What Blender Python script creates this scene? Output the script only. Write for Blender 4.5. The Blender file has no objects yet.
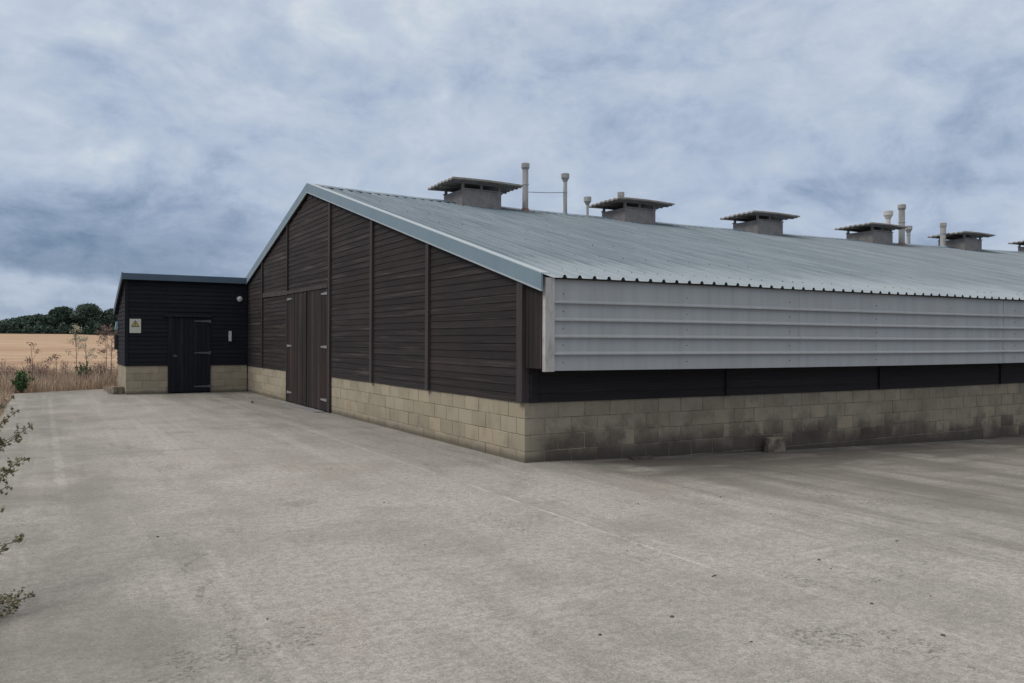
import bpy, bmesh, math, random
from mathutils import Vector, Matrix
random.seed(7)
sc = bpy.context.scene
COL = sc.collection
R = math.radians

# ------------------------------------------------------------------ camera
cam_d = bpy.data.cameras.new('camera'); cam = bpy.data.objects.new('camera', cam_d); COL.objects.link(cam)
CAM = Vector((-5.7043, -9.4681, 1.674))
fw = Vector((0.50219094, 0.86475542, -0.00152802)); rt = Vector((0.86475047, -0.50217975, 0.00470258)); up = Vector((-0.00329924, 0.00368294, 0.99998778))
M = Matrix((rt, up, -fw)).transposed().to_4x4(); M.translation = CAM
cam.matrix_world = M
cam_d.sensor_width = 36; cam_d.lens = 28.497; cam_d.clip_start = 0.05; cam_d.clip_end = 6000
sc.camera = cam

# ------------------------------------------------------------------ exposure
sc.view_settings.view_transform = 'Standard'; sc.view_settings.look = 'None'
sc.view_settings.exposure = 0.17; sc.view_settings.gamma = 1
sc.view_settings.use_curve_mapping = False

# ------------------------------------------------------------------ sun (weak, overcast)
SUN_EL = R(48); SUN_AZ = R(-80)          # azimuth measured from +Y towards +X
sd = bpy.data.lights.new('sun', 'SUN'); sd.energy = 1.5; sd.angle = R(25); sd.color = (1, .93, .83)
so = bpy.data.objects.new('sun', sd); COL.objects.link(so)
sdir = Vector((math.sin(SUN_AZ)*math.cos(SUN_EL), math.cos(SUN_AZ)*math.cos(SUN_EL), math.sin(SUN_EL)))
so.rotation_euler = sdir.to_track_quat('Z', 'Y').to_euler()
so.location = (-20, 5, 30)

# ------------------------------------------------------------------ node helper
class N:
    def __init__(s, nt): s.t = nt; nt.nodes.clear()
    def n(s, typ, ins=None, **props):
        nd = s.t.nodes.new(typ)
        for k, v in props.items(): setattr(nd, k, v)
        for k, v in (ins or {}).items():
            sock = nd.inputs[k]
            if isinstance(v, bpy.types.NodeSocket): s.t.links.new(v, sock)
            else: sock.default_value = v
        return nd
    def math(s, op, a, b=0.0, c=0.0, clamp=False):
        return s.n('ShaderNodeMath', {0: a, 1: b, 2: c}, operation=op, use_clamp=clamp).outputs[0]
    def mix(s, f, a, b, blend='MIX'):
        m = s.n('ShaderNodeMix', None, data_type='RGBA', blend_type=blend)
        for i, v in ((0, f), (6, a), (7, b)):
            if isinstance(v, bpy.types.NodeSocket): s.t.links.new(v, m.inputs[i])
            else: m.inputs[i].default_value = v if i == 0 else (tuple(v)+(1,))[:4]
        return m.outputs[2]
    def noise(s, vec, scale, detail=4, rough=.55, dist=0):
        return s.n('ShaderNodeTexNoise', {'Vector': vec, 'Scale': scale, 'Detail': detail, 'Roughness': rough, 'Distortion': dist}).outputs[0]
    def ramp(s, f, stops, interp='LINEAR'):
        r = s.n('ShaderNodeValToRGB', {0: f}); e = r.color_ramp; e.interpolation = interp
        while len(e.elements) < len(stops): e.elements.new(.5)
        for el, (p, c) in zip(e.elements, stops):
            el.position = p; el.color = (c, c, c, 1) if isinstance(c, (int, float)) else tuple(c)+(1,)
        return r.outputs[0]
    def scale(s, vec, xyz, loc=(0, 0, 0)):
        return s.n('ShaderNodeMapping', {'Vector': vec, 'Scale': xyz, 'Location': loc}).outputs[0]
    def smooth(s, v, a, b):
        return s.n('ShaderNodeMapRange', {'Value': v, 'From Min': a, 'From Max': b, 'To Min': 0.0, 'To Max': 1.0}, interpolation_type='SMOOTHSTEP').outputs[0]

# ------------------------------------------------------------------ world: sky seen through layered cloud
w = bpy.data.worlds.new('World'); sc.world = w; w.use_nodes = True
k = N(w.node_tree)
sky = k.n('ShaderNodeTexSky', sky_type='NISHITA', sun_disc=False, sun_elevation=SUN_EL, sun_rotation=SUN_AZ % (2*math.pi)).outputs[0]
tc = k.n('ShaderNodeTexCoord').outputs['Generated']
sx = k.n('ShaderNodeSeparateXYZ', {0: tc})
dz = k.math('MAXIMUM', sx.outputs[2], 0.0)
den = k.math('ADD', dz, 0.13)
px = k.math('DIVIDE', sx.outputs[0], den); py = k.math('DIVIDE', sx.outputs[1], den)
cp = k.n('ShaderNodeCombineXYZ', {0: px, 1: py, 2: 0.0}).outputs[0]
n1 = k.noise(k.scale(tc, (1.9, 1.9, 4.2), (3.1, 1.7, 0)), 1.0, 3, .5, .2)
n2 = k.noise(k.scale(tc, (4.8, 4.8, 8.5), (7.3, 2.2, 1.0)), 1.0, 8, .60, .35)
n3 = k.noise(k.scale(tc, (13, 13, 21), (1.3, .4, .2)), 1.0, 7, .62, .3)
n4 = k.noise(k.scale(cp, (1.5, 1.5, 1), (5.0, 8.0, 0)), 1.0, 8, .60, .3)
rdg = k.math('SUBTRACT', 1.0, k.math('MULTIPLY', k.math('ABSOLUTE', k.math('SUBTRACT', n2, .5)), 5.0), clamp=True)
cl = k.math('ADD', k.math('ADD', k.math('MULTIPLY', n1, .20), k.math('MULTIPLY', n2, .34)), k.math('ADD', k.math('MULTIPLY', n3, .30), k.math('MULTIPLY', n4, .16)))
cl = k.math('ADD', k.math('MULTIPLY', k.math('SUBTRACT', cl, .5), 2.4), .555)
cl = k.math('ADD', cl, k.math('MULTIPLY', k.math('SUBTRACT', rdg, .5), .14))
# a heavier, darker bank of cloud low over the field to the north-west
az = k.math('ARCTAN2', sx.outputs[0], sx.outputs[1])
mz = k.math('SUBTRACT', 1.0, k.smooth(az, .10, .44))
wob = k.math('MULTIPLY', k.math('SUBTRACT', n2, .5), .10)
el = k.math('ADD', sx.outputs[2], wob)
bank = k.math('MULTIPLY', k.smooth(el, .058, .078), k.math('SUBTRACT', 1.0, k.smooth(el, .10, .20)))
bank = k.math('MULTIPLY', bank, mz)
cl = k.math('SUBTRACT', cl, k.math('MULTIPLY', bank, .40), clamp=True)
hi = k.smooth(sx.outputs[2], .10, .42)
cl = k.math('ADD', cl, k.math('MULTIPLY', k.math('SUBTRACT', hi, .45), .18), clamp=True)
low = k.math('MULTIPLY', k.math('SUBTRACT', 1.0, k.smooth(sx.outputs[2], .03, .075)), mz)
cl = k.math('SUBTRACT', cl, k.math('MULTIPLY', low, .08), clamp=True)
ccol = k.ramp(cl, [(0, (.145, .215, .330)), (.28, (.285, .360, .495)), (.5, (.410, .485, .615)), (.75, (.525, .595, .69)), (1, (.70, .74, .775))])
b1 = k.n('ShaderNodeBackground', {0: sky, 1: .06}).outputs[0]
zen = k.smooth(sx.outputs[2], .42, .85)       # overcast: unseen overhead cloud, brightened and warmed to light the yard and roof
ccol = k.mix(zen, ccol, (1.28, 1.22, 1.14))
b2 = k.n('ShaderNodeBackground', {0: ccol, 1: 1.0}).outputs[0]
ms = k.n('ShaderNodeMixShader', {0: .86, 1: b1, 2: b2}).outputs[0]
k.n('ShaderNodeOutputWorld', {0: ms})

# ------------------------------------------------------------------ materials
def mat(name, build):
    m = bpy.data.materials.new(name); m.use_nodes = True
    q = N(m.node_tree)
    o = q.n('ShaderNodeTexCoord').outputs['Object']
    col, rough, bump, bstr, bdist, extra = build(q, o)
    ins = {'Base Color': col if isinstance(col, bpy.types.NodeSocket) else tuple(col)+(1,), 'Roughness': rough}
    ins.update(extra)
    if bump is not None:
        ins['Normal'] = q.n('ShaderNodeBump', {'Height': bump, 'Strength': bstr, 'Distance': bdist}).outputs[0]
    b = q.n('ShaderNodeBsdfPrincipled', ins)
    q.n('ShaderNodeOutputMaterial', {0: b.outputs[0]})
    return m
def rnd(q): return q.n('ShaderNodeAttribute', attribute_name='rnd').outputs['Fac']

def boards(base, light, warm, grain, amt=1.0):
    def f(q, o):
        r = rnd(q)
        g = q.noise(q.scale(o, grain), 1.0, 6, .65)
        big = q.noise(o, .55, 4, .6)
        st = q.noise(q.scale(o, tuple(v*.35 for v in grain)), 1.0, 5, .6)
        c = q.mix(q.smooth(g, .35, .7), base, tuple(v*1.55 for v in base))
        c = q.mix(q.math('MULTIPLY', q.smooth(st, .52, .74), .65*amt), c, light)
        c = q.mix(q.math('MULTIPLY', q.smooth(big, .50, .70), .45*amt), c, warm)
        c = q.mix(1.0, c, q.ramp(r, [(0, .72), (.8, 1.08), (1, 1.4)]), 'MULTIPLY')
        return c, .85, g, .5, .006, {'Specular IOR Level': .25}
    return f
M_clad = mat('weathered_boards', boards((.0185, .0155, .0165), (.082, .068, .064), (.038, .028, .025), (1.2, 1.2, 45), 1.3))
M_clad_low = mat('sheltered_boards', boards((.020, .018, .020), (.040, .034, .034), (.028, .022, .021), (1.5, 1.5, 60), .5))
M_black = mat('dark_stained_boards', boards((.0090, .0100, .0145), (.021, .022, .029), (.012, .012, .015), (1.5, 1.5, 60), .6))
M_vert = mat('vertical_boards', boards((.019, .0145, .0145), (.080, .062, .055), (.050, .026, .020), (22, 22, .8)))
M_vblack = mat('dark_vertical_boards', boards((.0080, .009, .013), (.024, .026, .034), (.010, .010, .013), (22, 22, 1.2)))
M_post = mat('weathered_post', boards((.036, .031, .032), (.115, .102, .098), (.056, .045, .040), (20, 20, 1.0)))
M_grey = mat('grey_timber', boards((.07, .06, .055), (.14, .125, .11), (.09, .075, .06), (14, 14, 1.5)))

def f_block(q, o):
    s = q.n('ShaderNodeSeparateXYZ', {0: o}); r = rnd(q)
    n = q.noise(o, 3.2, 6, .62); fine = q.noise(o, 70, 4, .7); big = q.noise(o, .9, 5, .6)
    c = q.ramp(r, [(0, (.300, .262, .195)), (.35, (.335, .296, .222)), (.7, (.355, .316, .245)), (1, (.385, .325, .235))])
    c = q.mix(q.math('MULTIPLY', q.smooth(fine, .35, .75), .35), c, (.17, .15, .12))
    c = q.mix(q.math('MULTIPLY', q.smooth(n, .45, .75), .45), c, (.16, .14, .11))
    # rain-splash grime: mostly along the long wall (object x > 0) and towards the ground
    gx = q.math('MULTIPLY', s.outputs[0], -.031)
    h = q.math('SUBTRACT', s.outputs[2], q.math('MINIMUM', gx, 0.0))
    h = q.math('ADD', h, q.math('ADD', q.math('MULTIPLY', q.math('SUBTRACT', big, .5), .9), q.math('MULTIPLY', q.math('SUBTRACT', r, .5), .16)))
    grime = q.math('SUBTRACT', 1.0, q.smooth(h, .10, .52))
    side = q.smooth(s.outputs[0], .02, .5)
    g1 = q.math('MULTIPLY', grime, q.math('ADD', q.math('MULTIPLY', side, .80), .10))
    c = q.mix(g1, c, (.038, .033, .031))
    pt = q.noise(o, 2.1, 6, .7)
    lowm = q.math('SUBTRACT', 1.0, q.smooth(q.math('SUBTRACT', s.outputs[2], q.math('MINIMUM', gx, 0.0)), .25, .75))
    c = q.mix(q.math('MULTIPLY', side, q.math('MULTIPLY', q.smooth(pt, .44, .60), q.math('ADD', q.math('MULTIPLY', lowm, .55), .22))), c, (.075, .062, .056))
    c = q.mix(q.math('MULTIPLY', side, q.math('MULTIPLY', q.smooth(pt, .62, .72), .3)), c, (.30, .24, .17))
    c = q.mix(q.math('MULTIPLY', side, q.math('MULTIPLY', q.smooth(big, .25, .6), .28)), c, (.150, .125, .100))
    foot = q.math('SUBTRACT', 1.0, q.smooth(q.math('ADD', q.math('SUBTRACT', s.outputs[2], q.math('MINIMUM', gx, 0.0)), q.math('MULTIPLY', q.math('SUBTRACT', n, .5), .16)), .02, .14))
    c = q.mix(q.math('MULTIPLY', foot, .7), c, (.06, .056, .045))
    return c, .95, fine, .5, .006, {'Specular IOR Level': .15}
M_block = mat('concrete_block', f_block)
M_oldblock = mat('stained_block', lambda q, o: (q.mix(q.smooth(q.noise(o, 7, 5, .7), .35, .65), (.09, .078, .062), (.25, .22, .165)), .97, q.noise(o, 50, 4), .5, .006, {}))
M_mortar = mat('mortar', lambda q, o: (q.mix(q.smooth(q.noise(o, 1.8, 5, .7), .35, .65), (.13, .115, .09), (.30, .265, .205)), .97, None, 0, 0, {}))

def f_roof(q, o):
    s = q.n('ShaderNodeSeparateXYZ', {0: o})
    st = q.noise(q.scale(o, (5, .35, .35)), 1, 5, .6); n = q.noise(o, 1.3, 5, .6); sp = q.noise(o, 26, 3, .7)
    c = q.mix(q.smooth(st, .3, .7), (.098, .135, .168), (.168, .212, .248))
    c = q.mix(q.math('MULTIPLY', q.smooth(n, .45, .75), .4), c, (.090, .132, .172))
    c = q.mix(q.math('MULTIPLY', q.smooth(sp, .66, .74), .6), c, (.12, .13, .12))
    pale = q.math('SUBTRACT', 1.0, q.smooth(q.math('ADD', s.outputs[1], q.math('MULTIPLY', n, 1.6)), .4, 2.2))
    c = q.mix(q.math('MULTIPLY', pale, .55), c, (.33, .385, .42))
    return c, q.ramp(n, [(0, .38), (1, .6)]), sp, .08, .003, {'Specular IOR Level': .45}
M_roof = mat('coated_roof_steel', f_roof)
M_trim = mat('flashing_steel', lambda q, o: (q.mix(q.noise(o, 2.2, 5), (.130, .195, .245), (.185, .255, .30)), .45, q.noise(o, 3), .12, .02, {}))
M_trimlt = mat('flashing_edge', lambda q, o: (q.mix(q.noise(o, 3, 5), (.27, .325, .36), (.36, .41, .44)), .5, None, 0, 0, {}))
M_trimdk = mat('dark_flashing', lambda q, o: (q.mix(q.noise(o, 2.2, 5), (.040, .075, .115), (.075, .115, .16)), .5, None, 0, 0, {}))
def f_panel(q, o):
    st = q.noise(q.scale(o, (6, 6, .5)), 1, 5, .6); n = q.noise(q.scale(o, (.5, .5, 1)), 2, 5, .6); sp = q.noise(o, 30, 3, .7)
    c = q.mix(q.smooth(st, .3, .75), (.36, .38, .392), (.305, .325, .34))
    c = q.mix(q.math('MULTIPLY', q.smooth(n, .45, .7), .4), c, (.345, .35, .345))
    c = q.mix(q.math('MULTIPLY', q.smooth(sp, .68, .76), .4), c, (.2, .19, .17))
    return c, .5, n, .05, .01, {'Specular IOR Level': .4}
M_panel = mat('pale_cladding_steel', f_panel)
M_chalk = mat('chalky_timber_trim', lambda q, o: (q.mix(q.smooth(q.noise(q.scale(o, (9, 9, 4)), 1, 6, .7), .4, .7), (.42, .41, .405), (.30, .275, .26)), .8, None, 0, 0, {}))
M_screw = mat('screw_cap', lambda q, o: ((.09, .09, .085), .5, None, 0, 0, {}))
M_void = mat('dark_void', lambda q, o: ((.012, .012, .014), .9, None, 0, 0, {}))
M_hinge = mat('galvanised_steel', lambda q, o: (q.mix(q.noise(o, 12), (.22, .22, .225), (.36, .365, .37)), .45, None, 0, 0, {'Metallic': .4}))
M_hingedk = mat('dull_steel', lambda q, o: (q.mix(q.noise(o, 12), (.055, .06, .07), (.11, .115, .13)), .5, None, 0, 0, {'Metallic': .2}))
M_pipe = mat('galvanised_pipe', lambda q, o: (q.mix(q.smooth(q.noise(q.scale(o, (6, 6, 1.5)), 1, 5), .35, .7), (.36, .36, .355), (.21, .205, .20)), .5, None, 0, 0, {}))
M_pipept = mat('pale_plastic_pipe', lambda q, o: (q.mix(q.noise(o, 5), (.55, .55, .54), (.40, .39, .38)), .5, None, 0, 0, {}))
M_red = mat('red_lead_flashing', lambda q, o: ((.15, .085, .08), .7, None, 0, 0, {}))
def f_canopy(q, o):
    n = q.noise(o, 4.5, 5, .65); f2 = q.noise(o, 16, 4, .7)
    c = q.mix(q.smooth(n, .35, .65), (.32, .30, .29), (.20, .185, .178))
    c = q.mix(q.math('MULTIPLY', q.smooth(f2, .54, .62), .8), c, (.36, .31, .17))
    return c, .9, f2, .4, .01, {}
M_canopy = mat('lichened_fibre_cement', f_canopy)
M_vbox = mat('vent_box_board', lambda q, o: (q.mix(q.smooth(q.noise(o, 3.5, 6, .65), .3, .7), (.17, .16, .158), (.26, .245, .24)), .9, q.noise(o, 40), .3, .004, {}))
M_light = mat('white_lamp_housing', lambda q, o: ((.58, .60, .60), .4, None, 0, 0, {}))
M_lens = mat('lamp_lens', lambda q, o: ((.55, .60, .60), .15, None, 0, 0, {}))
M_white = mat('white_plastic', lambda q, o: (q.mix(q.noise(o, 14), (.40, .41, .40), (.50, .51, .49)), .5, None, 0, 0, {}))
M_cream = mat('sign_board', lambda q, o: (q.mix(q.noise(o, 14), (.42, .44, .38), (.55, .56, .50)), .6, None, 0, 0, {}))
M_yel = mat('sign_yellow', lambda q, o: ((.42, .33, .09), .6, None, 0, 0, {}))
M_blk = mat('sign_black', lambda q, o: ((.03, .03, .03), .6, None, 0, 0, {}))
M_blue = mat('pale_blue_plastic', lambda q, o: ((.30, .44, .52), .5, None, 0, 0, {}))
M_wire = mat('dark_wire', lambda q, o: ((.10, .10, .11), .6, None, 0, 0, {}))

def f_conc(q, o):
    s = q.n('ShaderNodeSeparateXYZ', {0: o}); X, Y = s.outputs[0], s.outputs[1]
    big = q.noise(o, .16, 5, .55, .3); mid = q.noise(o, .9, 6, .62); fine = q.noise(o, 14, 6, .75); grit = q.noise(o, 80, 4, .85)
    sx_ = q.noise(q.scale(o, (.25, 3.2, 1)), 1, 5, .65, .25); sy = q.noise(q.scale(o, (1.8, .22, 1)), 1, 6, .65, .2)
    brush = q.noise(q.scale(o, (2.0, 34, 1)), 1, 4, .7)
    c = q.mix(q.smooth(big, .3, .7), (.308, .295, .272), (.380, .366, .342))
    c = q.mix(q.math('MULTIPLY', q.smooth(mid, .44, .64), .55), c, (.205, .196, .178))
    c = q.mix(q.math('MULTIPLY', q.smooth(sx_, .50, .74), .42), c, (.380, .370, .345))
    c = q.mix(q.math('MULTIPLY', q.smooth(sy, .49, .64), q.math('ADD', .28, q.math('MULTIPLY', q.smooth(X, -2.0, 2.0), .32))), c, (.178, .168, .152))
    sy2 = q.noise(q.scale(o, (3.4, .10, 1), (3, 3, 0)), 1, 5, .6, .1)
    c = q.mix(q.math('MULTIPLY', q.smooth(sy2, .54, .64), .45), c, (.42, .405, .375))
    pk = q.noise(o, .33, 4, .6, .4)
    c = q.mix(q.math('MULTIPLY', q.smooth(pk, .52, .66), .45), c, (.300, .262, .232))
    bl = q.noise(q.scale(o, (1, 1, 1), (11, 4, 0)), .55, 7, .68, .5)
    c = q.mix(q.math('MULTIPLY', q.smooth(bl, .54, .68), .38), c, (.150, .143, .130))
    c = q.mix(q.math('MULTIPLY', q.math('SUBTRACT', 1.0, q.smooth(bl, .32, .44)), .40), c, (.43, .42, .39))
    c = q.mix(q.math('MULTIPLY', q.smooth(fine, .40, .62), .50), c, (.150, .144, .132))
    c = q.mix(q.math('MULTIPLY', q.smooth(brush, .35, .7), .08), c, (.38, .37, .345))
    c = q.mix(q.math('MULTIPLY', q.smooth(grit, .54, .62), .60), c, (.10, .092, .083))
    c = q.mix(q.math('MULTIPLY', q.math('SUBTRACT', 1.0, q.smooth(grit, .38, .46)), .42), c, (.52, .51, .48))
    # pinkish sandy film between the door and the corner
    # wheel-worn, silty and damp marks along the long wall, x > 0
    ny = q.math('ADD', Y, q.math('MULTIPLY', q.math('SUBTRACT', mid, .5), 1.6))
    d1 = q.math('MULTIPLY', q.math('MULTIPLY', q.smooth(ny, -3.0, -.7), q.math('SUBTRACT', 1.0, q.math('MULTIPLY', q.smooth(Y, -.32, -.12), .55))), q.smooth(X, .0, 1.2))
    damp = q.noise(q.scale(o, (.55, 1.5, 1), (4, 1, 0)), 1, 5, .6, .3)
    c = q.mix(q.math('MULTIPLY', d1, q.math('ADD', q.math('MULTIPLY', q.smooth(damp, .35, .6), .92), .16)), c, (.060, .053, .047))
    d2 = q.math('MULTIPLY', q.smooth(X, .5, 5), q.smooth(damp, .46, .68))
    c = q.mix(q.math('MULTIPLY', d2, .55), c, (.110, .100, .088))
    # dark weather stain at the left edge
    d3 = q.math('MULTIPLY', q.math('SUBTRACT', 1.0, q.smooth(X, -5.4, -4.0)), q.smooth(q.noise(q.scale(o, (1.2, .5, 1)), 1, 5, .6), .40, .62))
    c = q.mix(q.math('MULTIPLY', d3, .40), c, (.125, .122, .112))
    def line(v, at, wd, y, y0, y1, col, amt, seed):
        global _
        wob = q.math('MULTIPLY', q.math('SUBTRACT', q.noise(q.scale(o, (1, 1, 1), (seed, 0, 0)), .8, 5, .7), .5), .12)
        d = q.math('ABSOLUTE', q.math('SUBTRACT', q.math('ADD', v, wob), at))
        mk = q.math('SUBTRACT', 1.0, q.smooth(d, wd*.35, wd))
        mk = q.math('MULTIPLY', mk, q.math('MULTIPLY', q.smooth(y, y0, y0+.5), q.math('SUBTRACT', 1.0, q.smooth(y, y1-.5, y1))))
        br = q.smooth(q.noise(q.scale(o, (1, 1, 1), (seed*3, 5, 0)), 2.6, 6, .75), .36, .60)
        return q.mix(q.math('MULTIPLY', q.math('MULTIPLY', mk, br), amt), c, col)
    c = line(X, -1.43, .024, Y, -5.3, -.9, (.52, .50, .46), .62, 1)
    c = line(X, -1.43, .06, Y, -.6, 17, (.48, .46, .43), .30, 2)
    c = line(X, -5.5, .07, Y, .5, 16.5, (.50, .49, .46), .28, 3)
    c = line(Y, -5.1, .05, X, -.8, 1.6, (.45, .44, .41), .3, 4)
    c = line(Y, 3.6, .05, X, -6.5, 0, (.14, .13, .12), .45, 5)
    c = line(Y, 9.2, .05, X, -6.5, 0, (.14, .13, .12), .5, 6)
    c = line(X, -1.9, .02, Y, -14, -5.0, (.14, .13, .12), .4, 12)
    c = line(Y, -2.4, .03, X, -6.5, 20, (.15, .14, .13), .35, 7)
    c = line(X, 3.1, .05, Y, -14, 0, (.40, .39, .36), .22, 8)
    c = line(X, 7.7, .05, Y, -14, 0, (.15, .14, .13), .4, 9)
    # hairline crack wandering up the left of the yard
    cw = q.math('MULTIPLY', q.math('SUBTRACT', q.noise(o, 1.3, 6, .7), .5), .9)
    cd = q.math('ABSOLUTE', q.math('SUBTRACT', q.math('ADD', X, cw), -4.75))
    cm = q.math('MULTIPLY', q.math('SUBTRACT', 1.0, q.smooth(cd, .004, .016)), q.math('SUBTRACT', 1.0, q.smooth(Y, -3.5, -1.0)))
    c = q.mix(q.math('MULTIPLY', cm, q.math('MULTIPLY', q.smooth(q.noise(o, 3.3, 3), .38, .50), .55)), c, (.085, .08, .072))
    gr2 = q.noise(o, 38, 5, .8)
    c = q.mix(q.math('MULTIPLY', q.smooth(gr2, .50, .62), .42), c, (.125, .118, .108))
    c = q.mix(q.math('MULTIPLY', q.math('SUBTRACT', 1.0, q.smooth(gr2, .38, .46)), .30), c, (.42, .41, .385))
    st2 = q.noise(q.scale(o, (.9, 7, 1), (2, 2, 0)), 1, 6, .7, .2)
    c = q.mix(q.math('MULTIPLY', q.smooth(st2, .50, .66), .12), c, (.155, .148, .136))
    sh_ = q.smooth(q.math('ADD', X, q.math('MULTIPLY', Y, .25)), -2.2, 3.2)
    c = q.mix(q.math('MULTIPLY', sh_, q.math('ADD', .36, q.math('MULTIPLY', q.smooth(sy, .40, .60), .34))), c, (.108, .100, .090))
    lf_ = q.math('SUBTRACT', 1.0, q.smooth(q.math('ADD', X, q.math('MULTIPLY', mid, .8)), -5.3, -4.2))
    c = q.mix(q.math('MULTIPLY', lf_, q.math('MULTIPLY', q.smooth(bl, .36, .60), .42)), c, (.135, .130, .120))
    # crumbly worn patches of exposed grit
    wp = q.smooth(q.noise(q.scale(o, (1, .7, 1), (9, 3, 0)), .75, 7, .72), .56, .64)
    c = q.mix(q.math('MULTIPLY', wp, q.math('MULTIPLY', q.smooth(q.noise(o, 30, 4, .75), .50, .58), .8)), c, (.085, .08, .072))
    h = q.math('ADD', q.math('MULTIPLY', grit, .4), q.math('ADD', q.math('MULTIPLY', fine, .5), q.math('MULTIPLY', brush, .12)))
    return c, .93, h, .45, .012, {'Specular IOR Level': .2}
M_conc = mat('yard_concrete', f_conc)

def f_field(q, o):
    s = q.n('ShaderNodeSeparateXYZ', {0: o})
    row = q.noise(q.scale(o, (.02, .16, 1)), 1, 5, .6); n = q.noise(o, .25, 6, .6); f_ = q.noise(q.scale(o, (1.2, 6, 1)), 1, 5, .75)
    c = q.mix(q.smooth(row, .35, .65), (.33, .222, .148), (.42, .308, .215))
    c = q.mix(q.math('MULTIPLY', q.smooth(n, .45, .7), .4), c, (.27, .165, .11))
    c = q.mix(q.math('MULTIPLY', q.smooth(f_, .45, .75), .35), c, (.22, .14, .08))
    return c, .95, f_, .5, .05, {'Specular IOR Level': .1}
M_field = mat('stubble_field', f_field)
M_verge = mat('verge_soil', lambda q, o: (q.mix(q.smooth(q.noise(o, 2.5, 6, .7), .35, .65), (.20, .145, .09), (.085, .062, .042)), .95, q.noise(o, 20, 5), .6, .03, {'Specular IOR Level': .1}))
def leafmat(name, a, b, tr=.0):
    def f(q, o):
        r = rnd(q)
        c = q.mix(r, a, b)
        return c, .75, None, 0, 0, {'Specular IOR Level': .2}
    return mat(name, f)
M_tree = leafmat('tree_leaves', (.040, .066, .056), (.078, .115, .085))  # leaf colour lightened and blued in place of distance haze
M_bark = mat('bark', lambda q, o: (q.mix(q.noise(q.scale(o, (12, 12, 2)), 1, 5), (.05, .04, .032), (.12, .10, .08)), .95, None, 0, 0, {}))
M_straw = leafmat('dry_grass_blades', (.30, .215, .165), (.56, .45, .34))
M_dock = leafmat('dead_weed_heads', (.15, .095, .080), (.31, .215, .180))
M_pale = leafmat('pale_seed_heads', (.34, .31, .22), (.55, .51, .39))
M_green = leafmat('green_weed_leaves', (.035, .085, .030), (.085, .16, .06))
M_bush = leafmat('shrub_leaves', (.080, .085, .045), (.34, .31, .20))
M_twig = mat('twig', lambda q, o: ((.13, .10, .085), .9, None, 0, 0, {}))
M_stone = mat('loose_stone', lambda q, o: (q.mix(q.noise(o, 20), (.045, .042, .038), (.10, .095, .085)), .9, None, 0, 0, {}))

# ------------------------------------------------------------------ mesh builder
class MB:
    def __init__(s): s.v = []; s.f = []; s.m = []; s.r = []
    def face(s, pts, m=0, r=0.5):
        b = len(s.v); s.v += [tuple(p) for p in pts]; s.f.append(tuple(range(b, b+len(pts)))); s.m.append(m); s.r.append(r)
    def hexa(s, P, m=0, r=None):     # P: 8 corners, bottom ring then top ring
        r = random.random() if r is None else r
        b = len(s.v); s.v += [tuple(p) for p in P]
        for q in ((0, 3, 2, 1), (4, 5, 6, 7), (0, 1, 5, 4), (1, 2, 6, 5), (2, 3, 7, 6), (3, 0, 4, 7)):
            s.f.append(tuple(b+i for i in q)); s.m.append(m); s.r.append(r)
    def box(s, a, b, m=0, r=None):
        x0, y0, z0 = a; x1, y1, z1 = b
        s.hexa([(x0, y0, z0), (x1, y0, z0), (x1, y1, z0), (x0, y1, z0), (x0, y0, z1), (x1, y0, z1), (x1, y1, z1), (x0, y1, z1)], m, r)
    def tube(s, pts, rads, n=8, m=0, r=.5, cap=True):
        rings = []
        for i, p in enumerate(pts):
            p = Vector(p); a = Vector(pts[max(i-1, 0)]); c = Vector(pts[min(i+1, len(pts)-1)])
            d = (c-a).normalized() if (c-a).length > 0 else Vector((0, 0, 1))
            u = d.cross(Vector((0, 0, 1)));
            if u.length < .05: u = d.cross(Vector((1, 0, 0)))
            u.normalize(); v2 = d.cross(u)
            b = len(s.v)
            for j in range(n):
                t = 2*math.pi*j/n; s.v.append(tuple(p+(u*math.cos(t)+v2*math.sin(t))*rads[i]))
            rings.append(b)
        for a, b in zip(rings, rings[1:]):
            for j in range(n):
                s.f.append((a+j, a+(j+1) % n, b+(j+1) % n, b+j)); s.m.append(m); s.r.append(r)
        if cap:
            s.f.append(tuple(rings[0]+j for j in range(n))[::-1]); s.m.append(m); s.r.append(r)
            s.f.append(tuple(rings[-1]+j for j in range(n))); s.m.append(m); s.r.append(r)
    def build(s, name, mats, parent=None, smooth=False, fixn=True, **pr):
        if not isinstance(mats, (list, tuple)): mats = [mats]
        me = bpy.data.meshes.new(name); me.from_pydata(s.v, [], s.f)
        me.polygons.foreach_set('material_index', s.m)
        at = me.attributes.new('rnd', 'FLOAT', 'FACE'); at.data.foreach_set('value', s.r)
        for m in mats: me.materials.append(m)
        if fixn and len(s.f) < 60000:
            bm = bmesh.new(); bm.from_mesh(me); bmesh.ops.recalc_face_normals(bm, faces=bm.faces); bm.to_mesh(me); bm.free()
        if smooth: me.polygons.foreach_set('use_smooth', [True]*len(me.polygons))
        me.update()
        o = bpy.data.objects.new(name, me); COL.objects.link(o)
        if parent is not None: o.parent = parent
        for a, b in pr.items(): o[a] = b
        return o
def empty(name, loc=(0, 0, 0), **pr):
    o = bpy.data.objects.new(name, None); o.location = loc; COL.objects.link(o); o.empty_display_size = .3
    for a, b in pr.items(): o[a] = b
    return o
def copy_tree(o, parent=None):
    c = o.copy(); COL.objects.link(c); c.parent = parent
    for ch in o.children: copy_tree(ch, c)
    return c

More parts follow.
